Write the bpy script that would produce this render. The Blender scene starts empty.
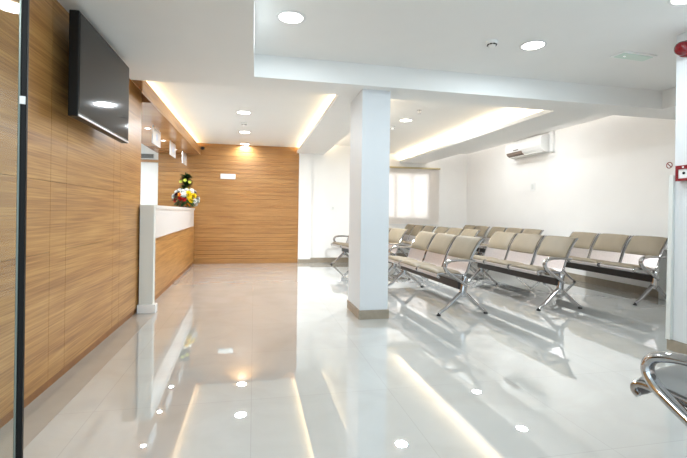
import bpy, bmesh, math, random
from mathutils import Vector, Matrix

random.seed(7)
scene = bpy.context.scene
C = scene.collection
R = math.radians

# ------------------------------------------------------------------ camera
H = 1.05
F_PX, YAW, Y0, ROLL = 419.757, -0.2102, 213.04, 0.0139
cam_d = bpy.data.cameras.new('camera')
cam = bpy.data.objects.new('camera', cam_d)
C.objects.link(cam)
fw = Vector((-math.sin(YAW), math.cos(YAW), 0))
r0 = Vector((math.cos(YAW), math.sin(YAW), 0))
zz = Vector((0, 0, 1))
rt = r0 * math.cos(ROLL) + zz * math.sin(ROLL)
up = -r0 * math.sin(ROLL) + zz * math.cos(ROLL)
cam.matrix_world = Matrix(((rt.x, up.x, -fw.x, 0), (rt.y, up.y, -fw.y, 0), (rt.z, up.z, -fw.z, H), (0, 0, 0, 1)))
cam_d.sensor_fit = 'HORIZONTAL'
cam_d.sensor_width = 36
cam_d.lens = F_PX / 687 * 36
cam_d.shift_y = -(229 - Y0) / 687
cam_d.clip_start = 0.05
scene.camera = cam

# ------------------------------------------------------------------ world, light, exposure
scene.view_settings.view_transform = 'Standard'
scene.view_settings.look = 'None'
scene.view_settings.gamma = 1
scene.view_settings.use_curve_mapping = False
scene.view_settings.exposure = 0.08
scene.cycles.use_denoising = True
scene.cycles.max_bounces = 10
scene.cycles.diffuse_bounces = 6
scene.cycles.glossy_bounces = 5
scene.cycles.transmission_bounces = 8
scene.cycles.sample_clamp_indirect = 6
scene.cycles.caustics_reflective = False
scene.cycles.caustics_refractive = False

world = bpy.data.worlds.new('world')
scene.world = world
world.use_nodes = True
wb = world.node_tree.nodes['Background']
wb.inputs[0].default_value = (0.74, 0.89, 1.0, 1)
wb.inputs[1].default_value = 1.3


def area_light(name, loc, rot, sx, sy, watts, col, parent=None, shape='RECTANGLE', spread=180):
    l = bpy.data.lights.new(name, 'AREA')
    l.shape = shape
    l.size = sx
    l.size_y = sy
    l.energy = watts
    l.color = col
    l.spread = R(spread)
    o = bpy.data.objects.new(name, l)
    C.objects.link(o)
    o.location = loc
    o.rotation_euler = rot
    if parent:
        o.parent = parent
    return o


# daylight that enters through the glazed entrance behind the camera
area_light('entrance_daylight', (1.0, -2.3, 1.2), (R(90), 0, 0), 4.2, 2.1, 42, (0.60, 0.84, 1.0))


# ------------------------------------------------------------------ materials
def srgb(r, g, b):
    f = lambda c: (c / 255 / 12.92) if c <= 10.3 else ((c / 255 + 0.055) / 1.055) ** 2.4
    return (f(r), f(g), f(b), 1)


def mat(name, col, rough=0.5, metal=0.0, ior=1.5, spec=0.5, noise=0.0, nscale=30, emit=None, estr=0, bump=0.0):
    m = bpy.data.materials.new(name)
    m.use_nodes = True
    nt = m.node_tree
    b = nt.nodes['Principled BSDF']
    b.inputs['Base Color'].default_value = col
    b.inputs['Roughness'].default_value = rough
    b.inputs['Metallic'].default_value = metal
    b.inputs['IOR'].default_value = ior
    b.inputs['Specular IOR Level'].default_value = spec
    if emit:
        b.inputs['Emission Color'].default_value = emit
        b.inputs['Emission Strength'].default_value = estr
    if noise or bump:
        tc = nt.nodes.new('ShaderNodeTexCoord')
        n = nt.nodes.new('ShaderNodeTexNoise')
        n.inputs['Scale'].default_value = nscale
        n.inputs['Detail'].default_value = 5
        nt.links.new(tc.outputs['Object'], n.inputs['Vector'])
        if noise:
            r = nt.nodes.new('ShaderNodeValToRGB')
            r.color_ramp.elements[0].position = 0.3
            r.color_ramp.elements[1].position = 0.7
            r.color_ramp.elements[0].color = tuple(c * (1 - noise) for c in col[:3]) + (1,)
            r.color_ramp.elements[1].color = tuple(min(1, c * (1 + noise * .5)) for c in col[:3]) + (1,)
            nt.links.new(n.outputs['Fac'], r.inputs['Fac'])
            nt.links.new(r.outputs['Color'], b.inputs['Base Color'])
        if bump:
            bp = nt.nodes.new('ShaderNodeBump')
            bp.inputs['Strength'].default_value = bump
            bp.inputs['Distance'].default_value = 0.002
            nt.links.new(n.outputs['Fac'], bp.inputs['Height'])
            nt.links.new(bp.outputs['Normal'], b.inputs['Normal'])
    return m


def wood_mat(name, c1, c2, c3, axis, rough=0.4, bands=0.0):
    """veneer with horizontal grain running along axis ('X' or 'Y'); bands = spacing of slim horizontal slat lines"""
    m = bpy.data.materials.new(name)
    m.use_nodes = True
    nt = m.node_tree
    L = nt.links.new
    b = nt.nodes['Principled BSDF']
    b.inputs['Roughness'].default_value = rough
    tc = nt.nodes.new('ShaderNodeTexCoord')

    def noise(sc_along, sc_z, detail, dist=0.0):
        mp = nt.nodes.new('ShaderNodeMapping')
        mp.inputs['Scale'].default_value = (sc_along, 1.0, sc_z) if axis == 'X' else (1.0, sc_along, sc_z)
        n = nt.nodes.new('ShaderNodeTexNoise')
        n.inputs['Scale'].default_value = 1.0
        n.inputs['Detail'].default_value = detail
        n.inputs['Distortion'].default_value = dist
        L(tc.outputs['Object'], mp.inputs['Vector'])
        L(mp.outputs['Vector'], n.inputs['Vector'])
        return n
    fine = noise(2.2, 110, 6)
    wide = noise(0.8, 16, 4, 0.6)
    mix = nt.nodes.new('ShaderNodeMath')
    mix.operation = 'MULTIPLY_ADD'
    mix.inputs[1].default_value = 0.55
    L(fine.outputs['Fac'], mix.inputs[0])
    sc = nt.nodes.new('ShaderNodeMath')
    sc.operation = 'MULTIPLY'
    sc.inputs[1].default_value = 0.45
    L(wide.outputs['Fac'], sc.inputs[0])
    L(sc.outputs[0], mix.inputs[2])
    rp = nt.nodes.new('ShaderNodeValToRGB')
    rp.color_ramp.elements[0].position = 0.36
    rp.color_ramp.elements[0].color = c1
    rp.color_ramp.elements[1].position = 0.64
    rp.color_ramp.elements[1].color = c3
    e = rp.color_ramp.elements.new(0.5)
    e.color = c2
    L(mix.outputs[0], rp.inputs['Fac'])
    L(rp.outputs['Color'], b.inputs['Base Color'])
    bp = nt.nodes.new('ShaderNodeBump')
    bp.inputs['Strength'].default_value = 0.08
    bp.inputs['Distance'].default_value = 0.002
    L(fine.outputs['Fac'], bp.inputs['Height'])
    L(bp.outputs['Normal'], b.inputs['Normal'])
    return m


def floor_mat(name, base, vein):
    m = bpy.data.materials.new(name)
    m.use_nodes = True
    nt = m.node_tree
    L = nt.links.new
    b = nt.nodes['Principled BSDF']
    b.inputs['Roughness'].default_value = 0.012
    b.inputs['IOR'].default_value = 2.35
    b.inputs['Coat Weight'].default_value = 0.75
    b.inputs['Coat IOR'].default_value = 1.6
    b.inputs['Coat Roughness'].default_value = 0.008
    tc = nt.nodes.new('ShaderNodeTexCoord')
    n = nt.nodes.new('ShaderNodeTexNoise')
    n.inputs['Scale'].default_value = 1.6
    n.inputs['Detail'].default_value = 8
    n.inputs['Distortion'].default_value = 1.6
    L(tc.outputs['Object'], n.inputs['Vector'])
    rp = nt.nodes.new('ShaderNodeValToRGB')
    rp.color_ramp.elements[0].position = 0.38
    rp.color_ramp.elements[0].color = vein
    rp.color_ramp.elements[1].position = 0.56
    rp.color_ramp.elements[1].color = base
    L(n.outputs['Fac'], rp.inputs['Fac'])
    br = nt.nodes.new('ShaderNodeTexBrick')
    br.offset = 0.0
    br.inputs['Scale'].default_value = 1.0
    br.inputs['Brick Width'].default_value = 0.8
    br.inputs['Row Height'].default_value = 0.8
    br.inputs['Mortar Size'].default_value = 0.0018
    br.inputs['Mortar Smooth'].default_value = 0.0
    br.inputs['Color1'].default_value = (1, 1, 1, 1)
    br.inputs['Color2'].default_value = (0.975, 0.975, 0.975, 1)
    br.inputs['Mortar'].default_value = (0.86, 0.855, 0.85, 1)
    L(tc.outputs['Object'], br.inputs['Vector'])
    mx = nt.nodes.new('ShaderNodeMix')
    mx.data_type = 'RGBA'
    mx.blend_type = 'MULTIPLY'
    mx.inputs['Factor'].default_value = 1.0
    L(rp.outputs['Color'], mx.inputs['A'])
    L(br.outputs['Color'], mx.inputs['B'])
    L(mx.outputs['Result'], b.inputs['Base Color'])
    return m


def thin_glass_mat(name, tint, ior=1.3):
    m = bpy.data.materials.new(name)
    m.use_nodes = True
    nt = m.node_tree
    nt.nodes.remove(nt.nodes['Principled BSDF'])
    tr = nt.nodes.new('ShaderNodeBsdfTransparent')
    tr.inputs[0].default_value = tint
    gl = nt.nodes.new('ShaderNodeBsdfGlossy')
    gl.inputs['Roughness'].default_value = 0.0
    fr = nt.nodes.new('ShaderNodeFresnel')
    fr.inputs['IOR'].default_value = ior
    mx = nt.nodes.new('ShaderNodeMixShader')
    nt.links.new(fr.outputs[0], mx.inputs[0])
    nt.links.new(tr.outputs[0], mx.inputs[1])
    nt.links.new(gl.outputs[0], mx.inputs[2])
    nt.links.new(mx.outputs[0], nt.nodes['Material Output'].inputs[0])
    return m


def glow_mat(name, col, strength):
    m = bpy.data.materials.new(name)
    m.use_nodes = True
    nt = m.node_tree
    nt.nodes.remove(nt.nodes['Principled BSDF'])
    e = nt.nodes.new('ShaderNodeEmission')
    e.inputs[0].default_value = col
    e.inputs[1].default_value = strength
    nt.links.new(e.outputs[0], nt.nodes['Material Output'].inputs[0])
    return m


def blind_mat(name, col):
    m = bpy.data.materials.new(name)
    m.use_nodes = True
    nt = m.node_tree
    nt.nodes.remove(nt.nodes['Principled BSDF'])
    d = nt.nodes.new('ShaderNodeBsdfDiffuse')
    t = nt.nodes.new('ShaderNodeBsdfTranslucent')
    d.inputs[0].default_value = col
    t.inputs[0].default_value = col
    mx = nt.nodes.new('ShaderNodeMixShader')
    mx.inputs[0].default_value = 0.5
    nt.links.new(d.outputs[0], mx.inputs[1])
    nt.links.new(t.outputs[0], mx.inputs[2])
    nt.links.new(mx.outputs[0], nt.nodes['Material Output'].inputs[0])
    return m


M = {
    'white_paint': mat('white_paint', srgb(246, 244, 241), 0.6, noise=0.015, nscale=3),
    'ceiling_paint': mat('ceiling_paint', srgb(238, 237, 235), 0.75, noise=0.01, nscale=4),
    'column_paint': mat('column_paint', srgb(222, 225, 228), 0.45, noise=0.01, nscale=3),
    'floor': floor_mat('polished_porcelain', srgb(203, 204, 201), srgb(198, 198, 194)),
    'floor_border': mat('floor_border', srgb(176, 168, 158), 0.06, ior=1.7, noise=0.06, nscale=4),
    'stone_skirting': mat('stone_skirting', srgb(158, 146, 129), 0.25, noise=0.12, nscale=14),
    'wood_side': wood_mat('wood_side', srgb(150, 102, 54), srgb(181, 132, 76), srgb(202, 155, 96), 'Y', 0.34),
    'wood_gloss': wood_mat('wood_gloss', srgb(150, 100, 58), srgb(168, 119, 74), srgb(184, 136, 90), 'Y', 0.24),
    'wood_back': wood_mat('wood_back', srgb(146, 96, 48), srgb(168, 119, 64), srgb(183, 136, 80), 'X', 0.36),
    'wood_dark': mat('wood_dark', srgb(150, 100, 55), 0.4, noise=0.15, nscale=20),
    'backing': mat('panel_backing', srgb(84, 58, 36), 0.7),
    'white_gloss': mat('white_gloss', srgb(240, 240, 240), 0.2),
    'white_plastic': mat('white_plastic', srgb(240, 240, 238), 0.35),
    'grey_white': mat('grey_white', srgb(222, 224, 220), 0.4),
    'chrome': mat('chrome', srgb(184, 182, 182), 0.09, 1.0),
    'steel': mat('brushed_steel', srgb(196, 190, 190), 0.34, 0.75, noise=0.08, nscale=60),
    'vinyl': mat('khaki_vinyl', srgb(139, 127, 107), 0.58, noise=0.05, nscale=10, bump=0.05),
    'vinyl_shaded': mat('backlit_vinyl', srgb(128, 128, 126), 0.42, noise=0.05, nscale=10, bump=0.05),  # same bench pads, with their backlit shade put into the colour
    'beam_black': mat('beam_brown_black', srgb(34, 28, 26), 0.35),
    'rubber': mat('black_rubber', srgb(28, 28, 28), 0.6),
    'black_gloss': mat('black_plastic', srgb(9, 9, 10), 0.4, spec=0.3),
    'screen': mat('tv_screen', srgb(14, 12, 13), 0.06, ior=1.33),
    'silver': mat('silver_trim', srgb(190, 190, 192), 0.3, 0.9),
    'edge_metal': mat('dark_edge_metal', srgb(12, 11, 11), 0.5, 0.0, spec=0.2),
    'edge_grey': mat('grey_green_edge', srgb(112, 120, 112), 0.3, 0.3),
    'glass': thin_glass_mat('clear_glass', (0.965, 0.985, 0.975, 1), 1.22),
    'window_glass': thin_glass_mat('window_glass', (0.97, 0.98, 0.98, 1), 1.4),
    'blind': blind_mat('blind_fabric', srgb(250, 246, 242)),
    'rail_wood': mat('blind_rail', srgb(196, 180, 140), 0.4),
    'lamp': glow_mat('lamp_glow', (1.0, 0.97, 0.92, 1), 14),
    'lamp_warm': glow_mat('lamp_glow_warm', (1.0, 0.95, 0.87, 1), 14),
    'led': glow_mat('led_glow', (1.0, 0.77, 0.43, 1), 18),
    'led_pale': glow_mat('led_glow_pale', (1.0, 0.80, 0.54, 1), 30),
    'led_white': glow_mat('led_glow_white', (1.0, 0.95, 0.9, 1), 80),
    'green_diffuser': mat('green_diffuser', srgb(208, 226, 216), 0.3),
    'green_led': glow_mat('green_led', (0.75, 1.0, 0.85, 1), 2.0),
    'red': mat('red_plastic', srgb(128, 14, 24), 0.25),
    'red_lens': mat('red_lens', srgb(112, 6, 16), 0.08, ior=1.6),
    'dark_slot': mat('dark_slot', srgb(52, 44, 40), 0.6),
    'outlet_brown': mat('outlet_brown', srgb(112, 96, 84), 0.6),
    'leaf': mat('leaf_green', srgb(38, 70, 30), 0.45, noise=0.3, nscale=8),
    'leaf_lime': mat('leaf_lime', srgb(120, 150, 50), 0.45, noise=0.2, nscale=8),
    'petal_white': mat('petal_white', srgb(246, 244, 240), 0.6),
    'petal_yellow': mat('petal_yellow', srgb(244, 214, 30), 0.6),
    'petal_lime': mat('petal_lime', srgb(206, 210, 90), 0.6),
    'petal_red': mat('petal_red', srgb(196, 28, 34), 0.6),
    'petal_orange': mat('petal_orange', srgb(238, 150, 40), 0.6),
    'petal_plum': mat('petal_plum', srgb(70, 24, 40), 0.6),
    'logo_blue': mat('logo_blue', srgb(176, 190, 214), 0.5),
    'basket': mat('basket_brown', srgb(120, 84, 50), 0.7, noise=0.3, nscale=40),
}


# ------------------------------------------------------------------ mesh helpers
class MB:
    def __init__(self):
        self.bm = bmesh.new()
        self.smooth = False

    def box(self, x0, x1, y0, y1, z0, z1, bev=0.0, seg=2):
        vs = [self.bm.verts.new((x, y, z)) for x in (x0, x1) for y in (y0, y1) for z in (z0, z1)]
        fs = []
        for q in ((0, 1, 3, 2), (4, 6, 7, 5), (0, 4, 5, 1), (2, 3, 7, 6), (0, 2, 6, 4), (1, 5, 7, 3)):
            fs.append(self.bm.faces.new([vs[i] for i in q]))
        if bev:
            es = list({e for f in fs for e in f.edges})
            bmesh.ops.bevel(self.bm, geom=es, offset=bev, segments=seg, affect='EDGES', profile=0.5)
        return self

    def prism(self, pts, z0, z1):
        """vertical prism over a plan outline"""
        a = [self.bm.verts.new((p[0], p[1], z0)) for p in pts]
        b = [self.bm.verts.new((p[0], p[1], z1)) for p in pts]
        n = len(pts)
        self.bm.faces.new(a)
        self.bm.faces.new(b)
        for i in range(n):
            self.bm.faces.new((a[i], a[(i + 1) % n], b[(i + 1) % n], b[i]))
        return self

    def extrude_y(self, pts, y0, y1, bev=0.0):
        """profile in XZ extruded along Y"""
        a = [self.bm.verts.new((p[0], y0, p[1])) for p in pts]
        b = [self.bm.verts.new((p[0], y1, p[1])) for p in pts]
        n = len(pts)
        fs = [self.bm.faces.new(a), self.bm.faces.new(b)]
        for i in range(n):
            fs.append(self.bm.faces.new((a[i], a[(i + 1) % n], b[(i + 1) % n], b[i])))
        if bev:
            es = list({e for f in fs[:2] for e in f.edges})
            bmesh.ops.bevel(self.bm, geom=es, offset=bev, segments=2, affect='EDGES', profile=0.5)
        return self

    def sweep(self, path, size, seg=10, side=Vector((0, 1, 0)), cap=True):
        """elliptical section (w along side, h across) swept along path; size: (w,h) radii or list of them"""
        path = [Vector(p) for p in path]
        n = len(path)
        rings = []
        for i, p in enumerate(path):
            t = (path[min(i + 1, n - 1)] - path[max(i - 1, 0)]).normalized()
            s = (side - t * side.dot(t))
            if s.length < 1e-4:
                s = Vector((1, 0, 0)) - t * t.x
            s.normalize()
            u = t.cross(s)
            w, h = size[i] if isinstance(size, list) else size
            rings.append([self.bm.verts.new(p + s * (w * math.cos(2 * math.pi * k / seg)) + u * (h * math.sin(2 * math.pi * k / seg))) for k in range(seg)])
        for a, b in zip(rings, rings[1:]):
            for k in range(seg):
                self.bm.faces.new((a[k], a[(k + 1) % seg], b[(k + 1) % seg], b[k]))
        if cap:
            self.bm.faces.new(rings[0])
            self.bm.faces.new(rings[-1])
        self.smooth = True
        return self

    def lathe(self, prof, seg=32, cx=0, cy=0, cz=0, axis='Z', cap=True):
        """prof: (radius, height) list"""
        rings = []
        for r, h in prof:
            ring = []
            for k in range(seg):
                a = 2 * math.pi * k / seg
                c, s = r * math.cos(a), r * math.sin(a)
                v = (c, s, h) if axis == 'Z' else ((h, c, s) if axis == 'X' else (c, h, s))
                ring.append(self.bm.verts.new((v[0] + cx, v[1] + cy, v[2] + cz)))
            rings.append(ring)
        for a, b in zip(rings, rings[1:]):
            for k in range(seg):
                self.bm.faces.new((a[k], a[(k + 1) % seg], b[(k + 1) % seg], b[k]))
        if cap:
            for r_ in (rings[0], rings[-1]):
                if (r_[0].co - r_[len(r_) // 2].co).length > 1e-5:
                    self.bm.faces.new(r_)
        self.smooth = True
        return self

    def mesh(self, name, material):
        bmesh.ops.recalc_face_normals(self.bm, faces=self.bm.faces[:])
        me = bpy.data.meshes.new(name)
        if self.smooth:
            for f in self.bm.faces:
                f.smooth = True
        self.bm.to_mesh(me)
        self.bm.free()
        me.materials.append(material)
        if self.smooth:
            try:
                me.set_sharp_from_angle(angle=R(40))
            except Exception:
                pass
        return me

    def build(self, name, material, parent=None, loc=None, rotz=0):
        o = bpy.data.objects.new(name, self.mesh(name, material))
        C.objects.link(o)
        if parent:
            o.parent = parent
        if loc:
            o.location = loc
        o.rotation_euler.z = rotz
        return o


def smooth_path(pts, per=6):
    pts = [Vector(p) for p in pts]
    out = []
    n = len(pts)
    for i in range(n - 1):
        p0, p1, p2, p3 = pts[max(i - 1, 0)], pts[i], pts[i + 1], pts[min(i + 2, n - 1)]
        for k in range(per):
            t = k / per
            out.append(0.5 * ((2 * p1) + (p2 - p0) * t + (2 * p0 - 5 * p1 + 4 * p2 - p3) * t * t + (-p0 + 3 * p1 - 3 * p2 + p3) * t ** 3))
    out.append(pts[-1])
    return out


def tag(o, label, cat, group=None, kind=None):
    if label:
        o['label'] = label
    if cat:
        o['category'] = cat
    if group:
        o['group'] = group
    if kind:
        o['kind'] = kind
    return o


def thing(name, label, cat, loc=(0, 0, 0), rotz=0, group=None):
    o = bpy.data.objects.new(name, None)
    o.empty_display_size = 0.1
    C.objects.link(o)
    o.location = loc
    o.rotation_euler.z = rotz
    return tag(o, label, cat, group)


def struct(name, mb, m):
    o = mb.build(name, m)
    o['kind'] = 'structure'
    return o


# ------------------------------------------------------------------ room dimensions (metres)
XL, XR = -1.154, 5.20          # wood side wall, far white side wall
YB = 8.747                     # back wall of the lobby
YC = 9.62                      # back wall of the seating bay, set deeper
XJ = 2.0                       # where the back wall steps back (hidden by the column)
ZB = 2.2816                    # underside of soffits and beams
Z3, ZL, ZR, ZREC = 2.49, 2.40, 2.49, 2.56
YF, YK = 3.915, 4.30           # front and back of the cross beam
XT0, XT1 = -0.016, 4.52        # front ceiling tray
XM0, XM1 = 0.855, 1.427        # beam between the two back trays
XS0, XS1 = 3.428, 4.06         # soffit on the right
YW = 4.70                      # end of the tv wall, start of the reception opening
YR = -2.0                      # where the entrance glazing would be
TOP = 2.85
XREC = -4.2                    # far side of the reception room

# floor
mb = MB()
mb.box(XREC - 0.1, XR + 0.2, YR - 1.0, YC + 0.2, -0.1, 0.0)
struct('floor', mb, M['floor'])
mb = MB()
mb.box(XL - 0.02, -0.968, YR, 4.60, 0.0, 0.0012)
struct('trim_1', mb, M['floor_border'])

# tv wall: veneer panels with narrow open joints over a dark backing
mb = MB()
mb.box(XL - 0.16, XL - 0.022, YR, YW, 0, TOP)
struct('wall_left', mb, M['backing'])
mb = MB()
ys = [YR, -0.4, 1.25, 2.732, 2.944, 3.845, 4.02, YW]
zs = [0.055, 0.80, 1.21, ZB]
g = 0.0011
for ya, yb in zip(ys, ys[1:]):
    cuts = zs if (yb - ya) > 0.5 else [zs[0], zs[2], zs[3]]
    for za, zb_ in zip(cuts, cuts[1:]):
        mb.box(XL - 0.022, XL, ya + g, yb - g if yb < YW else yb, za + g, zb_ - g * (zb_ < ZB))
struct('wall_left_panelling', mb, M['wood_side'])
mb = MB()
mb.box(XL - 0.022, XL - 0.012, YR, YW, 0, 0.055)
struct('baseboard_left', mb, M['wood_dark'])

# veneered soffit over the reception counter, its fascia hides the cove light
ZS, XF, XSL = 2.17, -1.05, -1.86
mb = MB()
mb.box(XSL, XF - 0.012, YW + 0.002, YB, ZS, 2.30)
mb.box(XL + 0.001, XF - 0.012, YK, YW + 0.002, 2.285, 2.30)
mb.box(XSL, -1.42, YW + 0.002, YB, 2.30, TOP)
struct('ceiling_reception_soffit', mb, M['wood_gloss'])
mb = MB()
mb.box(XF - 0.012, XF, YK, YB, ZS, 2.315)
struct('trim_2', mb, M['wood_side'])

# back wall
mb = MB()
WX0, WX1, WZ0, WZ1 = 2.70, 4.20, 0.93, 2.06
mb.box(XREC, XJ, YB + 0.03, YB + 0.2, 0, TOP)
mb.box(XJ - 0.15, XJ, YB + 0.2, YC + 0.2, 0, TOP)
mb.box(XJ, WX0, YC, YC + 0.2, 0, TOP)
mb.box(WX0, WX1, YC, YC + 0.2, 0, WZ0)
mb.box(WX0, WX1, YC, YC + 0.2, WZ1, TOP)
mb.box(WX1, XR + 0.2, YC, YC + 0.2, 0, TOP)
struct('wall_back', mb, M['white_paint'])
mb = MB()
nb = 27
zt0, zt1 = 0.10, ZL + 0.02
for k in range(nb):
    za = zt0 + (zt1 - zt0) * k / nb
    zb_ = zt0 + (zt1 - zt0) * (k + 1) / nb
    mb.box(-1.835, 0.904, YB, YB + 0.026, za + 0.0016, zb_ - 0.0016)
mb.box(-1.835, 0.904, YB + 0.006, YB + 0.029, 0, 0.098)
struct('wall_back_panelling', mb, M['wood_back'])
mb = MB()
mb.box(-1.835, 0.904, YB + 0.024, YB + 0.0295, 0.10, ZL)
struct('wall_back_battens', mb, M['wood_dark'])
mb = MB()
mb.box(0.906, 1.166, YB - 0.03, YB + 0.03, 0, ZB)
struct('wall_pilaster', mb, M['white_paint'])
mb = MB()
mb.box(0.9062, 1.1658, YB - 0.04, YB - 0.03, 0, 0.075)
mb.box(1.166, XJ, YB + 0.02, YB + 0.03, 0, 0.10)
mb.box(XJ, XR, YC - 0.01, YC, 0, 0.10)
struct('baseboard_back', mb, M['stone_skirting'])

# right walls
mb = MB()
mb.box(XR, XR + 0.15, 2.70, YC + 0.2, 0, TOP)
struct('wall_right', mb, M['white_paint'])
mb = MB()
mb.box(XR - 0.012, XR, 2.72, YC - 0.01, 0, 0.10)
struct('baseboard_right', mb, M['stone_skirting'])
mb = MB()
mb.box(3.25, XR + 0.15, YR, 2.70, 0, TOP)
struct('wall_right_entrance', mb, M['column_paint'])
mb = MB()
mb.box(3.236, 3.25, YR, 2.735, 0, 0.085)
struct('trim_3', mb, M['stone_skirting'])
mb = MB()
vs = [(3.178, 2.700, 0.0), (3.25, 2.700, 0.0), (3.25, 2.735, 0.0), (3.178, 2.735, 0.0)]
mb.extrude_y([(3.222, 0.086), (3.25, 0.086), (3.25, 1.385), (3.236, 1.385)], 2.700, 2.735)
struct('trim_4', mb, M['grey_white'])

# reception room behind the counter
mb = MB()
mb.box(XREC - 0.1, XREC, YR, YB + 0.2, 0, TOP)
mb.box(XREC, XL - 0.16, 3.2, 3.3, 0, TOP)
struct('wall_reception', mb, M['white_paint'])
mb = MB()
mb.box(-3.2, -1.838, YB - 0.01, YB + 0.028, 1.985, 2.035)
struct('trim_5', mb, M['wood_back'])
mb = MB()
mb.box(XREC, XSL, 3.3, YB + 0.03, 2.34, TOP)
mb.box(XSL, XL - 0.16, 3.3, YW, 2.34, TOP)
struct('ceiling_reception', mb, M['ceiling_paint'])

# column
mb = MB()
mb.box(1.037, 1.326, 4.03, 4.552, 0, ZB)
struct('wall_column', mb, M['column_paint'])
mb = MB()
mb.box(1.027, 1.336, 4.018, 4.562, 0, 0.088)
struct('baseboard_column', mb, M['stone_skirting'])

# ceilings
mb = MB()
mb.box(XT0, XT1, YR, YF, Z3, TOP)                     # front tray
struct('ceiling', mb, M['ceiling_paint'])
mb = MB()
mb.box(XL - 0.3, XM0 + 0.2, YK, YB + 0.03, ZL, TOP)    # back left tray
struct('ceiling_left_tray', mb, M['ceiling_paint'])
mb = MB()
mb.box(XM0 + 0.2, XS1 - 0.14, YK, YC, ZR, TOP)   # back right tray
mb.box(XS1 - 0.14, XR, YK, YC, ZREC, TOP)
struct('ceiling_right_tray', mb, M['ceiling_paint'])
mb = MB()
mb.box(XL - 0.022, XT0, YR, YF, ZB, TOP)               # left soffit
mb.box(XT1, XR, 2.70, YF, ZB, TOP)
mb.box(XREC, XR, YF, YK, ZB, TOP)                # cross beam
struct('ceiling_soffit', mb, M['ceiling_paint'])
mb = MB()
mb.box(XM0 + 0.13, XM1 - 0.13, YK, YC, ZB + 0.04, TOP)
mb.box(XM0, XM1, YK, YC, ZB, ZB + 0.04)
mb.box(XM0, XM0 + 0.012, YK, YC, ZB + 0.04, ZB + 0.052)
mb.box(XM1 - 0.012, XM1, YK, YC, ZB + 0.04, ZB + 0.052)
struct('ceiling_middle_beam', mb, M['ceiling_paint'])
mb = MB()
mb.box(XS0 + 0.14, XS1 - 0.14, YK, YC, ZB + 0.04, TOP)
mb.box(XS1 - 0.012, XS1, YK, YC, ZB + 0.04, ZB + 0.052)
mb.box(XS0, XS1, YK, YC, ZB, ZB + 0.04)
mb.box(XS0, XS0 + 0.012, YK, YC, ZB + 0.04, ZB + 0.052)
struct('ceiling_right_beam', mb, M['ceiling_paint'])

# window in the back wall, with daylight behind it
mb = MB()
for x0, x1, z0, z1 in ((WX0, WX0 + .05, WZ0, WZ1), (WX1 - .05, WX1, WZ0, WZ1), (WX0 + .05, WX1 - .05, WZ0, WZ0 + .05), (WX0 + .05, WX1 - .05, WZ1 - .05, WZ1), (3.30, 3.35, WZ0 + .05, WZ1 - .05), (3.75, 3.78, WZ0 + .05, WZ1 - .05)):
    mb.box(x0, x1, YC + 0.05, YC + 0.11, z0, z1)
w = struct('window_1', mb, M['white_plastic'])
mb = MB()
mb.box(WX0 + .05, WX1 - .05, YC + 0.075, YC + 0.081, WZ0 + .05, WZ1 - .05)
mb.build('pane', M['window_glass'], w)
area_light('window_daylight', (3.5, YC + 0.5, 1.5), (R(-90), 0, 0), 1.7, 1.3, 34, (0.97, 0.97, 1.0))

# ------------------------------------------------------------------ cove light strips
def cove(label, x0, x1, z, m, yend=YB - 0.02):
    o = MB().box(x0, x1, YK + 0.03, yend, z, z + 0.008).build('cove_light_strip', m)
    tag(o, label, 'light strip', 'hidden strip lights in the ceiling coves')


cove('warm strip light in the cove above the wooden soffit of the reception', XF - 0.10, XF - 0.065, 2.301, M['led'])
cove('warm strip light on the left ledge of the middle ceiling beam', XM0 + 0.05, XM0 + 0.085, ZB + 0.041, M['led'])
cove('warm strip light on the right ledge of the middle ceiling beam', XM1 - 0.085, XM1 - 0.05, ZB + 0.041, M['led_pale'], YC - 0.02)
cove('pale strip light washing the right wall from the right ceiling beam', XS1 - 0.09, XS1 - 0.05, ZB + 0.041, M['led_white'], YC - 0.02)
cove('pale warm strip light on the ledge of the right ceiling beam', XS0 + 0.06, XS0 + 0.10, ZB + 0.041, M['led_pale'], YC - 0.02)


# ------------------------------------------------------------------ downlights
_dl = {}


def downlight(label, x, y, z, watts, rad=0.095, warm=False, spread=180):
    t = thing('ceiling_downlight', label, 'ceiling light', (x, y, z), 0, 'round recessed downlights')
    key = (rad, warm)
    if key not in _dl:
        a = MB().lathe([(rad, 0), (rad + 0.012, -0.004), (rad + 0.010, -0.008), (rad - 0.006, -0.008), (rad - 0.010, -0.001)], cap=False)
        b = MB().lathe([(rad - 0.010, -0.001), (rad - 0.012, -0.005), (0.0005, -0.006)], cap=False)
        _dl[key] = (a.mesh('trim_ring', M['white_gloss']), b.mesh('diffuser', M['lamp_warm' if warm else 'lamp']))
    for nm, me in zip(('trim_ring', 'diffuser'), _dl[key]):
        o = bpy.data.objects.new(nm, me)
        C.objects.link(o)
        o.parent = t
    area_light('lamp', (0, 0, -0.012), (0, 0, 0), rad * 1.8, rad * 1.8, watts, (0.88, 0.95, 1.0) if warm else (0.80, 0.93, 1.0), t, 'DISK', spread)
    return t


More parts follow.
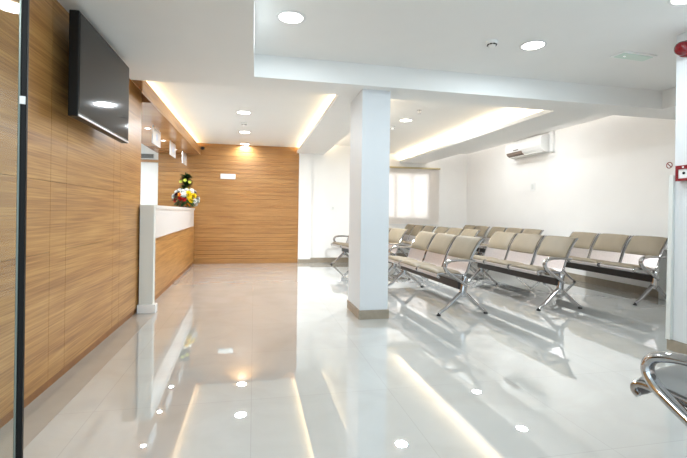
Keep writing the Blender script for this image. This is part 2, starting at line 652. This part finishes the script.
downlight('bright downlight near the left edge of the front ceiling tray', 0.248, 3.112, Z3, 15)
downlight('bright downlight in the front ceiling tray, beside the smoke detector', 2.283, 3.134, Z3, 15)
downlight('downlight in the front ceiling tray, cut off at the top right corner', 2.749, 2.21, Z3, 7)
downlight('downlight whose reflection shows in the glass pane at the left edge', -0.66, -0.09, ZB, 26)
downlight('first downlight of the row over the lobby, nearest the cross beam', -0.155, 5.86, ZL, 24, warm=True)
downlight('middle downlight of the row over the lobby', -0.172, 7.30, ZL, 24, warm=True)
downlight('downlight right against the wood panelled back wall, washing it with light', -0.194, 8.60, ZL, 8)
downlight('downlight in the right ceiling tray, beyond the column', 2.26, 6.10, ZR, 78, warm=True)
downlight('downlight in the recess by the right wall, nearer one', 4.48, 6.30, ZREC, 6, warm=True)
downlight('downlight in the recess by the right wall, farther one', 4.48, 7.78, ZREC, 6, warm=True)
for y, nm in ((6.15, 'nearest'), (7.15, 'middle'), (8.13, 'farthest')):
    downlight('small spotlight in the wooden soffit over the counter, %s of three' % nm, -1.43, y, ZS, 4, 0.035, True)
downlight('unseen downlight added to brighten the reception room', -2.6, 6.6, 2.34, 50)  # lamp added out of view, only to brighten the reception

# ------------------------------------------------------------------ reception counter
t = thing('reception_counter', 'white and wood reception counter under the glossy wooden soffit', 'reception desk', (0, 0, 0))
pl = lambda a, b, d: [(a, 4.702), (b, 8.70), (b - d, 8.70), (a - d, 4.702)]
MB().prism(pl(-1.098, -1.152, 0.05), 0.06, 0.755).build('front_panel', M['wood_side'], t)
MB().prism(pl(-1.108, -1.162, 0.05), 0.0, 0.06).build('plinth', M['wood_dark'], t)
MB().prism([(-1.015, 4.702), (-1.142, 8.60), (-1.262, 8.60), (-1.135, 4.702)], 0.755, 1.07).build('fascia', M['white_gloss'], t)
MB().prism([(-1.0, 4.702), (-1.127, 8.62), (-1.60, 8.62), (-1.60, 4.702)], 1.07, 1.105).build('countertop', M['white_gloss'], t)
MB().box(-1.138, -1.003, 4.62, 4.70, 0.085, 1.105, 0.003).build('end_panel', M['grey_white'], t)
MB().box(-1.15, -0.975, 4.60, 4.70, 0.0, 0.085, 0.003).build('end_plinth', M['white_gloss'], t)
MB().box(-1.60, -1.58, 4.71, 8.6, 0.0, 1.07).build('back_panel', M['white_gloss'], t)

# ------------------------------------------------------------------ television
TX = -1.014
t = thing('television', 'black flat screen television mounted high on the wooden wall', 'television', (TX, 3.23, 1.905))
hw, hh = 0.505, 0.31
MB().box(-0.055, 0, -hw, hw, -hh, hh, 0.006).build('casing', M['black_gloss'], t)
MB().box(-0.001, 0.002, -hw + 0.014, hw - 0.014, -hh + 0.026, hh - 0.014).build('screen', M['screen'], t)
MB().box(-0.02, 0.004, -hw + 0.004, hw - 0.004, -hh + 0.002, -hh + 0.014, 0.002).build('bottom_trim', M['silver'], t)
mb = MB().box(-0.139, -0.125, -0.22, 0.22, -0.16, 0.16)
for y in (-0.16, 0.13):
    mb.box(-0.125, -0.055, y, y + 0.03, -0.15, 0.15)
mb.build('wall_bracket', M['black_gloss'], t)

# ------------------------------------------------------------------ glass partition at the left edge
t = thing('glass_partition', 'clear glass pane with dark edge profile at the left edge of the photo', 'glass panel', (-0.714, 1.5, 0), R(15))
MB().box(-0.44, -0.010, -0.005, 0.005, 0.0, ZB).build('pane', M['glass'], t)
tag(MB().box(-0.004, 0.0115, -0.012, 0.012, 0.0, ZB, 0.002).build('edge_profile', M['edge_metal'], t), 'black metal edge profile', None)
tag(MB().box(-0.0115, -0.0045, -0.010, 0.010, 0.0, ZB, 0.002).build('edge_seal', M['edge_grey'], t), 'grey green edge strip', None)

tag(MB().box(-0.006, 0.009, -0.0165, -0.011, 1.375, 1.40, 0.001).build('highlight_plate', M['white_gloss'], t), 'small bright plate in place of a highlight', None)  # white plate stands in for a bright highlight on the edge profile

# ------------------------------------------------------------------ waiting benches
PITCH = 0.54
PROFILE = [(-0.268, 0.392), (-0.285, 0.405), (-0.283, 0.424), (-0.255, 0.434), (-0.19, 0.432), (-0.10, 0.422), (-0.03, 0.413), (0.012, 0.413),
           (0.038, 0.430), (0.055, 0.465), (0.076, 0.525), (0.102, 0.59), (0.140, 0.665), (0.182, 0.735), (0.215, 0.778), (0.238, 0.796)]
_mesh = {}


def shared(name, key, make, m, parent, loc=(0, 0, 0)):
    k = (name, key, m.name)
    if k not in _mesh:
        _mesh[k] = make().mesh(name, m)
    o = bpy.data.objects.new(name, _mesh[k])
    C.objects.link(o)
    o.parent = parent
    o.location = loc
    return o


def offset_profile(path, d):
    path = [Vector((p[0], 0, p[1])) if len(p) == 2 else p for p in path]
    out = []
    n = len(path)
    for i, p in enumerate(path):
        t = (path[min(i + 1, n - 1)] - path[max(i - 1, 0)]).normalized()
        nrm = Vector((-t.z, 0, t.x))
        out.append(p + nrm * (d[i] if isinstance(d, list) else d))
    return out


def sheet(path, half, thick, rnd=0.0, crown=0.0):
    """a slab following a side profile; thick grows upwards, rounded at its rim"""
    mb = MB()
    n = len(path)
    cols = 8
    top, bot = [], []
    for i in range(n):
        f = i / (n - 1)
        end = min(f, 1 - f) * (n - 1)
        te = thick * (1 if rnd == 0 else min(1.0, math.sqrt(max(0.08, min(1.0, (end + 0.25) / 2.0)))))
        rowt, rowb = [], []
        for c in range(cols + 1):
            s = -1 + 2 * c / cols
            edge = 1.0 if rnd == 0 else (0.35 if abs(s) > 0.99 else 1.0)
            rowt.append((s * half * (1 if rnd == 0 or abs(s) > 0.99 else 0.97 / 0.97), te * edge + crown * (1 - s * s)))
            rowb.append(s * half)
        p_t = [offset_profile(path, d)[i] for d in [r_[1] for r_ in rowt]]
        top.append([mb.bm.verts.new((p.x, rowt[c][0], p.z)) for c, p in enumerate(p_t)])
        bot.append([mb.bm.verts.new((path[i].x, y, path[i].z)) for y in rowb])
    for i in range(n - 1):
        for c in range(cols):
            mb.bm.faces.new((top[i][c], top[i][c + 1], top[i + 1][c + 1], top[i + 1][c]))
            mb.bm.faces.new((bot[i][c], bot[i + 1][c], bot[i + 1][c + 1], bot[i][c + 1]))
        mb.bm.faces.new((top[i][0], top[i + 1][0], bot[i + 1][0], bot[i][0]))
        mb.bm.faces.new((top[i][cols], bot[i][cols], bot[i + 1][cols], top[i + 1][cols]))
    for i in (0, n - 1):
        for c in range(cols):
            mb.bm.faces.new((top[i][c], bot[i][c], bot[i][c + 1], top[i][c + 1]))
    mb.smooth = True
    return mb


PP = smooth_path([(x, 0, z) for x, z in PROFILE], 3)
i_seat = (min(range(len(PP)), key=lambda i: (PP[i] - Vector((-0.275, 0, 0.43))).length), min(range(len(PP)), key=lambda i: (PP[i] - Vector((0.014, 0, 0.413))).length))
i_back = (min(range(len(PP)), key=lambda i: (PP[i] - Vector((0.089, 0, 0.56))).length), len(PP) - 2)
SEAT_P = PP[i_seat[0] - 1:i_seat[1] + 1]
BACK_P = PP[i_back[0]:i_back[1] + 1]


def mk_shell():
    return sheet(PP, PITCH / 2 - 0.022, 0.006)


def mk_seat_pad():
    return sheet(offset_profile(SEAT_P, 0.006), PITCH / 2 - 0.034, 0.026, 1, 0.006)


def mk_back_pad():
    return sheet(offset_profile(BACK_P, 0.006), PITCH / 2 - 0.034, 0.024, 1, 0.006)


def mk_rail(s):
    y = s * (PITCH / 2 - 0.018)
    return MB().sweep([(p.x, y, p.z) for p in PP], (0.009, 0.013), 8)


def mk_arm():
    # flat chrome band: leaves the hub, sweeps forward and up, turns back over the seat
    p = smooth_path([(0.03, 0, 0.30), (-0.03, 0, 0.345), (-0.115, 0, 0.40), (-0.195, 0, 0.46), (-0.222, 0, 0.512), (-0.198, 0, 0.557), (-0.125, 0, 0.577), (-0.04, 0, 0.578), (0.04, 0, 0.574), (0.115, 0, 0.568)], 6)
    n = len(p)
    sz = [(0.022 + 0.007 * min(1, i / n * 2), 0.019 if i < n * 0.6 else 0.019 - 0.006 * (i / n - 0.6) / 0.4) for i in range(n)]
    return MB().sweep(p, sz, 12)


def mk_leg():
    mb = MB()
    for sgn in (-1, 1):
        p = smooth_path([(sgn * 0.004, 0, 0.235), (sgn * 0.055, 0, 0.195), (sgn * 0.12, 0, 0.135), (sgn * 0.19, 0, 0.075), (sgn * 0.245, 0, 0.04), (sgn * 0.272, 0, 0.022)], 5)
        n = len(p)
        mb.sweep(p, [(0.030 - 0.013 * i / n, 0.026 - 0.012 * i / n) for i in range(n)], 12)
    p = smooth_path([(0, 0, 0.19), (0.0, 0, 0.25), (0.005, 0, 0.31), (0.015, 0, 0.365), (0.03, 0, 0.40)], 5)
    mb.sweep(p, [(0.032, 0.042 - 0.014 * abs(i / len(p) - 0.3)) for i in range(len(p))], 12)
    return mb


def mk_foot():
    return MB().lathe([(0.022, 0.0), (0.024, 0.006), (0.020, 0.014), (0.010, 0.018), (0.010, 0.03)], 16)


def mk_beam(half):
    return MB().box(-0.06, 0.03, -half, half, 0.268, 0.352, 0.008)


def bench(label, x, y, rot, n=3, vinyl='vinyl'):
    t = thing('waiting_bench', label, 'bench', (x, y, 0), rot, 'rows of linked waiting benches')
    half = n * PITCH / 2
    shared('beam', n, lambda: mk_beam(half), M['beam_black'], t)
    for i in range(n):
        yy = -half + PITCH * (i + 0.5)
        shared('seat_shell', 0, mk_shell, M['steel'], t, (0, yy, 0))
        shared('seat_cushion', 0, mk_seat_pad, M[vinyl], t, (0, yy, 0))
        shared('back_cushion', 0, mk_back_pad, M[vinyl], t, (0, yy, 0))
        for s in (-1, 1):
            shared('side_rail', s, lambda: mk_rail(s), M['chrome'], t, (0, yy, 0))
    for s in (-1, 1):
        lg = shared('leg_frame', 0, mk_leg, M['chrome'], t, (0, s * (half - 0.01), 0))
        for q in (-1, 1):
            shared('foot', 0, mk_foot, M['rubber'], lg, (q * 0.274, 0, 0))
        shared('armrest', 0, mk_arm, M['chrome'], t, (0, s * (half + 0.012), 0))
    return t


bench('three seat bench right behind the column, at the left front of the benches', 2.13, 4.85, R(2))
bench('three seat bench in the middle of the front, between two other benches', 3.35, 4.90, R(1.5))
bench('three seat bench at the right front, nearest the right wall', 4.735, 4.97, R(0))
bench('four seat bench at the back left, showing on both sides of the column', 2.00, 7.36, R(9.5), 4)
bench('three seat bench straight behind the middle front bench', 3.38, 7.03, R(0))
bench('three seat bench farthest back in the middle row, below the window', 3.38, 8.74, R(0))
bench('three seat bench straight behind the right front bench, beside the right wall', 4.72, 7.24, R(0))
bench('back bench seen in the gap between middle and right front benches', 4.72, 8.68, R(0), 2)
bench('bench with shade-grey pads cropped by the right edge, only armrest and seat corner in view', 2.23, 1.19, R(-78), 3, 'vinyl_shaded')

# ------------------------------------------------------------------ air conditioner and small wall things
t = thing('air_conditioner', 'white split air conditioner high on the right wall', 'air conditioner', (XR, 7.14, 2.20))
prof = [(0, 0.04), (0, 0.31), (-0.05, 0.325), (-0.13, 0.318), (-0.185, 0.29), (-0.205, 0.24), (-0.208, 0.12), (-0.19, 0.06), (-0.12, 0.01), (-0.04, 0.0)]
MB().extrude_y(prof, -0.53, 0.53, 0.006).build('casing', M['white_plastic'], t)
mb = MB()
v = [(-0.2045, 0.095), (-0.2155, 0.088), (-0.200, 0.046), (-0.150, 0.014), (-0.142, 0.024)]
mb.extrude_y(v, 0.02, 0.49)
mb.build('air_outlet', M['outlet_brown'], t)
MB().extrude_y([(-0.145, 0.012), (-0.20, -0.006), (-0.202, 0.0), (-0.147, 0.020)], -0.52, 0.50).build('flap', M['white_plastic'], t)
MB().box(-0.214, -0.205, 0.12, 0.27, 0.118, 0.135, 0.002).build('display', M['dark_slot'], t)
tr = MB().box(XR - 0.05, XR, 6.50, 6.58, 2.19, ZREC - 0.002, 0.006).build('pipe_cover', M['white_plastic'])
tag(tr, 'white vertical pipe cover rising beside the air conditioner', 'pipe cover')


def plate(name, label, cat, size, loc, nrm, parts=True):
    """wall plate of size (w, h, depth) on a wall; nrm: 'Y' plate faces -Y, 'X' plate faces -X"""
    w_, h_, d_ = size
    t = thing(name, label, cat, loc)
    if nrm == 'Y':
        MB().box(-w_ / 2, w_ / 2, -d_, 0, -h_ / 2, h_ / 2, 0.003).build('cover_plate', M['white_plastic'], t)
        MB().box(-w_ * .22, w_ * .22, -d_ - 0.004, -d_ + 0.001, -h_ * .3, h_ * .3, 0.001).build('rocker', M['grey_white'], t)
    else:
        MB().box(-d_, 0, -w_ / 2, w_ / 2, -h_ / 2, h_ / 2, 0.003).build('cover_plate', M['white_plastic'], t)
        MB().box(-d_ - 0.004, -d_ + 0.001, -w_ * .22, w_ * .22, -h_ * .3, h_ * .3, 0.001).build('rocker', M['grey_white'], t)
    return t


plate('wall_switch', 'white switch on the right wall below the air conditioner', 'switch', (0.13, 0.16, 0.012), (XR, 7.08, 1.60), 'X')
plate('wall_switch', 'white switch on the back wall just left of the column', 'switch', (0.09, 0.09, 0.012), (1.64, YB + 0.03, 1.15), 'Y')

t = thing('wall_sign', 'blank white plaque on the wood panelled back wall', 'sign', (-0.52, YB, 1.752))
MB().box(-0.145, 0.145, -0.015, 0, -0.052, 0.052, 0.003).build('plate', M['white_gloss'], t)
for s in (-0.135, 0.005):
    MB().box(s, s + 0.13, -0.018, -0.014, -0.042, 0.042).build('insert', M['grey_white'], t)

# three white signs hanging under the soffit
for y, nm in ((6.09, 'nearest'), (7.26, 'middle'), (8.415, 'farthest')):
    t = thing('hanging_sign', 'small white sign hanging from the wooden soffit above the counter, %s of three' % nm, 'sign', (-1.305, y, ZS), 0, 'white signs over the counter')
    MB().box(-0.006, 0.006, -0.235, 0.235, -0.24, -0.022, 0.002).build('panel', M['white_gloss'], t)
    for q in (-0.18, 0.18):
        MB().box(-0.004, 0.004, q - 0.004, q + 0.004, -0.024, 0.0).build('hanger', M['silver'], t)
    MB().lathe([(0.05, 0.006), (0.048, 0.0075), (0.0005, 0.0075)], 20, axis='X', cz=-0.13).build('emblem', M['logo_blue'], t)

# grille and camera
t = thing('vent_grille', 'dark slotted air vent on the white wall inside the reception', 'vent', (-2.08, YB + 0.03, 2.105))
MB().box(-0.17, 0.17, -0.012, 0, -0.05, 0.05, 0.002).build('frame', M['grey_white'], t)
mb = MB()
for k in range(4):
    mb.box(-0.155, 0.155, -0.016, -0.010, -0.038 + k * 0.02, -0.024 + k * 0.02)
mb.build('slats', M['dark_slot'], t)
t = thing('security_camera', 'tiny black security camera in the back corner above the counter', 'camera', (-1.005, YB, 2.30))
MB().box(-0.02, 0.02, -0.02, 0, -0.02, 0.02).build('bracket', M['black_gloss'], t)
MB().sweep([(0, -0.02, 0), (-0.0, -0.05, -0.005), (0.0, -0.14, -0.02)], (0.032, 0.032), 14, Vector((1, 0, 0))).build('body', M['black_gloss'], t)

# smoke detector, sprinklers
def detector(label, x, y, z, r):
    t = thing('smoke_detector', label, 'smoke detector', (x, y, z))
    MB().lathe([(r, 0), (r, -0.012), (r * 0.85, -0.02), (r * 0.72, -0.024)], 28).build('base', M['white_plastic'], t)
    MB().lathe([(r * 0.62, -0.022), (r * 0.62, -0.034), (r * 0.4, -0.044), (0.0005, -0.046)], 24).build('sensor_head', M['white_plastic'], t)
    mb = MB()
    for k in range(8):
        a = k * math.pi / 4
        cx, cy = r * 0.61 * math.cos(a), r * 0.61 * math.sin(a)
        mb.box(cx - 0.008, cx + 0.008, cy - 0.008, cy + 0.008, -0.033, -0.025)
    mb.build('vent_slots', M['dark_slot'], t)


detector('round white smoke detector in the front ceiling tray', 1.912, 3.153, Z3, 0.05)
detector('small pale detector between the two lobby downlights', -0.163, 6.55, ZL, 0.045)
detector('detector near the middle beam in the right tray, left of its downlight', 2.22, 6.62, ZR, 0.05)
t = thing('sprinkler_head', 'small metal sprinkler hanging from the right ceiling tray', 'sprinkler', (2.22, 5.47, ZR))
MB().lathe([(0.035, 0), (0.033, -0.006), (0.012, -0.01)], 20).build('escutcheon', M['silver'], t)
MB().lathe([(0.010, -0.005), (0.010, -0.03), (0.006, -0.045), (0.022, -0.047), (0.022, -0.05)], 14).build('nozzle', M['silver'], t)

# emergency light plate in the front tray
t = thing('emergency_light', 'flat greenish emergency light plate in the ceiling above the right benches', 'emergency light', (3.295, 3.13, Z3), R(3))
MB().box(-0.185, 0.185, -0.072, 0.072, -0.010, 0, 0.003).build('frame', M['white_plastic'], t)
MB().box(-0.165, 0.165, -0.052, 0.052, -0.016, -0.008, 0.003).build('diffuser', M['green_diffuser'], t)
MB().box(-0.110, -0.095, -0.006, 0.006, -0.0185, -0.015).build('indicator', M['green_led'], t)

# red alarm and call point on the near right wall
t = thing('alarm_beacon', 'red domed fire alarm beacon high on the pale blue right wall', 'alarm', (3.25, 2.615, 2.352))
MB().lathe([(0.062, 0), (0.062, -0.022), (0.056, -0.026)], 28, axis='X').build('base', M['red'], t)
MB().lathe([(0.054, -0.024), (0.054, -0.05), (0.046, -0.075), (0.028, -0.092), (0.0005, -0.098)], 28, axis='X').build('lens', M['red_lens'], t)
t = thing('fire_call_point', 'red framed fire call point on the right wall below the alarm', 'call point', (3.25, 2.595, 1.392))
mb = MB()
mb.box(-0.05, 0, -0.062, 0.062, 0.030, 0.060, 0.003)
mb.box(-0.05, 0, -0.062, 0.062, -0.060, -0.040, 0.003)
mb.box(-0.05, 0, -0.062, -0.042, -0.042, 0.032, 0.003)
mb.box(-0.05, 0, 0.042, 0.062, -0.042, 0.032, 0.003)
mb.build('frame', M['red'], t)
MB().box(-0.042, 0, -0.044, 0.044, -0.042, 0.032).build('glass_plate', M['white_gloss'], t)
MB().lathe([(0.010, -0.042), (0.010, -0.045), (0.0005, -0.046)], 14, axis='X').build('button', M['black_gloss'], t)
MB().lathe([(0.007, -0.05), (0.007, -0.052), (0.0005, -0.052)], 12, axis='X', cz=0.045).build('indicator', M['white_gloss'], t)

# no smoking sticker
t = thing('no_smoking_sign', 'small round red and white no smoking sticker on the right wall', 'sign', (XR, 4.39, 1.72), 0)
MB().lathe([(0.042, 0), (0.042, -0.003), (0.0005, -0.003)], 28, axis='X').build('disc', M['white_gloss'], t)
MB().lathe([(0.042, -0.003), (0.042, -0.005), (0.032, -0.005), (0.032, -0.003)], 28, axis='X', cap=False).build('ring', M['red'], t)
b = MB().box(-0.005, -0.003, -0.034, 0.034, -0.005, 0.005).build('bar', M['red'], t)
b.rotation_euler.x = R(45)

# low grey box behind the right bench
t = thing('storage_box', 'low grey box against the right wall behind the right front bench', 'box', (5.15, 4.30, 0))
MB().box(-0.042, 0.042, -0.17, 0.14, 0.0, 0.62, 0.006).build('body', M['grey_white'], t)
MB().box(-0.046, 0.046, -0.175, 0.145, 0.62, 0.645, 0.004).build('lid', M['grey_white'], t)

# roller blind
t = thing('roller_blind', 'translucent pale roller blind covering the back window', 'blind', (3.62, YC, 0))
MB().box(-0.85, 0.83, -0.010, -0.006, 0.80, 2.14).build('fabric', M['blind'], t)
MB().box(-0.87, 0.84, -0.045, 0, 2.145, 2.185, 0.004).build('rail', M['rail_wood'], t)
MB().box(-0.85, 0.83, -0.018, 0, 0.775, 0.803, 0.003).build('bottom_bar', M['white_plastic'], t)

# ------------------------------------------------------------------ flower arrangement
t = thing('flower_arrangement', 'tall flower arrangement at the far end of the white counter', 'flowers', (-1.235, 8.20, 1.105))


def leaf(mb, base, direction, length, width, droop=0.2, floor_z=None):
    d = Vector(direction).normalized()
    s = d.cross(Vector((0, 0, 1)))
    if s.length < 0.05:
        s = Vector((1, 0, 0))
    s.normalize()
    nrm = s.cross(d)
    base = Vector(base)
    ring = []
    for k in range(6):
        f = k / 5
        w_ = width * math.sin(math.pi * min(0.98, 0.08 + 0.92 * f)) * 0.5
        c = base + d * length * f - Vector((0, 0, 1)) * droop * length * f * f
        if floor_z is not None:
            c.z = max(c.z, floor_z + w_ * 0.4)
        ring.append((mb.bm.verts.new(c - s * w_ + nrm * w_ * 0.3), mb.bm.verts.new(c), mb.bm.verts.new(c + s * w_ + nrm * w_ * 0.3)))
    for a, b in zip(ring, ring[1:]):
        mb.bm.faces.new((a[0], a[1], b[1], b[0]))
        mb.bm.faces.new((a[1], a[2], b[2], b[1]))
    mb.smooth = True


def rnd_dir(zmin=-0.2):
    while True:
        v = Vector((random.uniform(-1, 1), random.uniform(-1, 1), random.uniform(zmin, 1)))
        if 0.2 < v.length < 1:
            return v.normalized()


MB().lathe([(0.09, 0.001), (0.12, 0.03), (0.135, 0.10), (0.14, 0.13), (0.125, 0.132), (0.11, 0.10), (0.0005, 0.09)], 24, cap=False).build('basket', M['basket'], t)
mb = MB()
for k in range(130):
    v = rnd_dir(-0.35)
    leaf(mb, (v.x * 0.1, v.y * 0.1, 0.16 + v.z * 0.08), v, random.uniform(0.12, 0.20), random.uniform(0.035, 0.06), 0.25, 0.012)
for k in range(230):
    v = rnd_dir(-0.2)
    leaf(mb, (v.x * 0.02, v.y * 0.02, random.uniform(0.34, 0.58)), (v.x, v.y, v.z * 0.6 + 0.3), random.uniform(0.08, 0.15), random.uniform(0.03, 0.05), 0.2)
mb.sweep([(0, 0, 0.08), (0, 0, 0.35), (0, 0, 0.58)], (0.012, 0.012), 8)
mb.build('foliage', M['leaf'], t)


def bloom(r, rows):
    mb = MB()
    for q in range(rows):
        n = 9 - q
        for k in range(n):
            a = 2 * math.pi * (k + 0.5 * q) / n
            el = 0.15 + 0.5 * q
            leaf(mb, (0, 0, 0.002 * q), (math.cos(a) * math.cos(el), math.sin(a) * math.cos(el), math.sin(el)), r * (1 - 0.14 * q), r * 0.62, -0.15)
    mb.lathe([(r * 0.30, -0.004), (r * 0.28, r * 0.22), (0.0005, r * 0.32)], 10)
    return mb


def put_bloom(kind, r, rows, pos, outward):
    o = shared('flower', (r, rows), lambda: bloom(r, rows), M[kind], t, pos)
    o.rotation_mode = 'QUATERNION'
    o.rotation_quaternion = Vector(outward).to_track_quat('Z', 'Y')
    tag(o, kind.split('_')[1] + ' flower', None)


# front of the bouquet faces the room (towards -Y and +X)
kinds = ['petal_white', 'petal_white', 'petal_yellow', 'petal_white', 'petal_orange', 'petal_white', 'petal_plum', 'petal_white', 'petal_white']
pts = []
for k in range(400):
    v = rnd_dir(-0.25)
    if v.y > 0.35:
        continue
    if all((v - p).length > 0.34 for p in pts):
        pts.append(v)
for k, v in enumerate(pts):
    kd = kinds[k % len(kinds)]
    if v.z < 0.12 and v.x < 0.1:
        kd = 'petal_red'
    if v.z > 0.88 or (v.x > 0.3 and v.y < -0.4 and -0.1 < v.z < 0.45):
        kd = 'petal_yellow'
    r = 0.062 if kd in ('petal_yellow', 'petal_white') else 0.05
    put_bloom(kd, r, 3, (v.x * 0.20, v.y * 0.17, 0.17 + v.z * 0.17), v)
for (x, y, z) in ((-0.075, -0.09, 0.475), (0.075, -0.09, 0.47), (0.0, -0.11, 0.50)):
    put_bloom('petal_lime', 0.036, 2, (x, y, z), (x * 2, -0.5, 0.2))
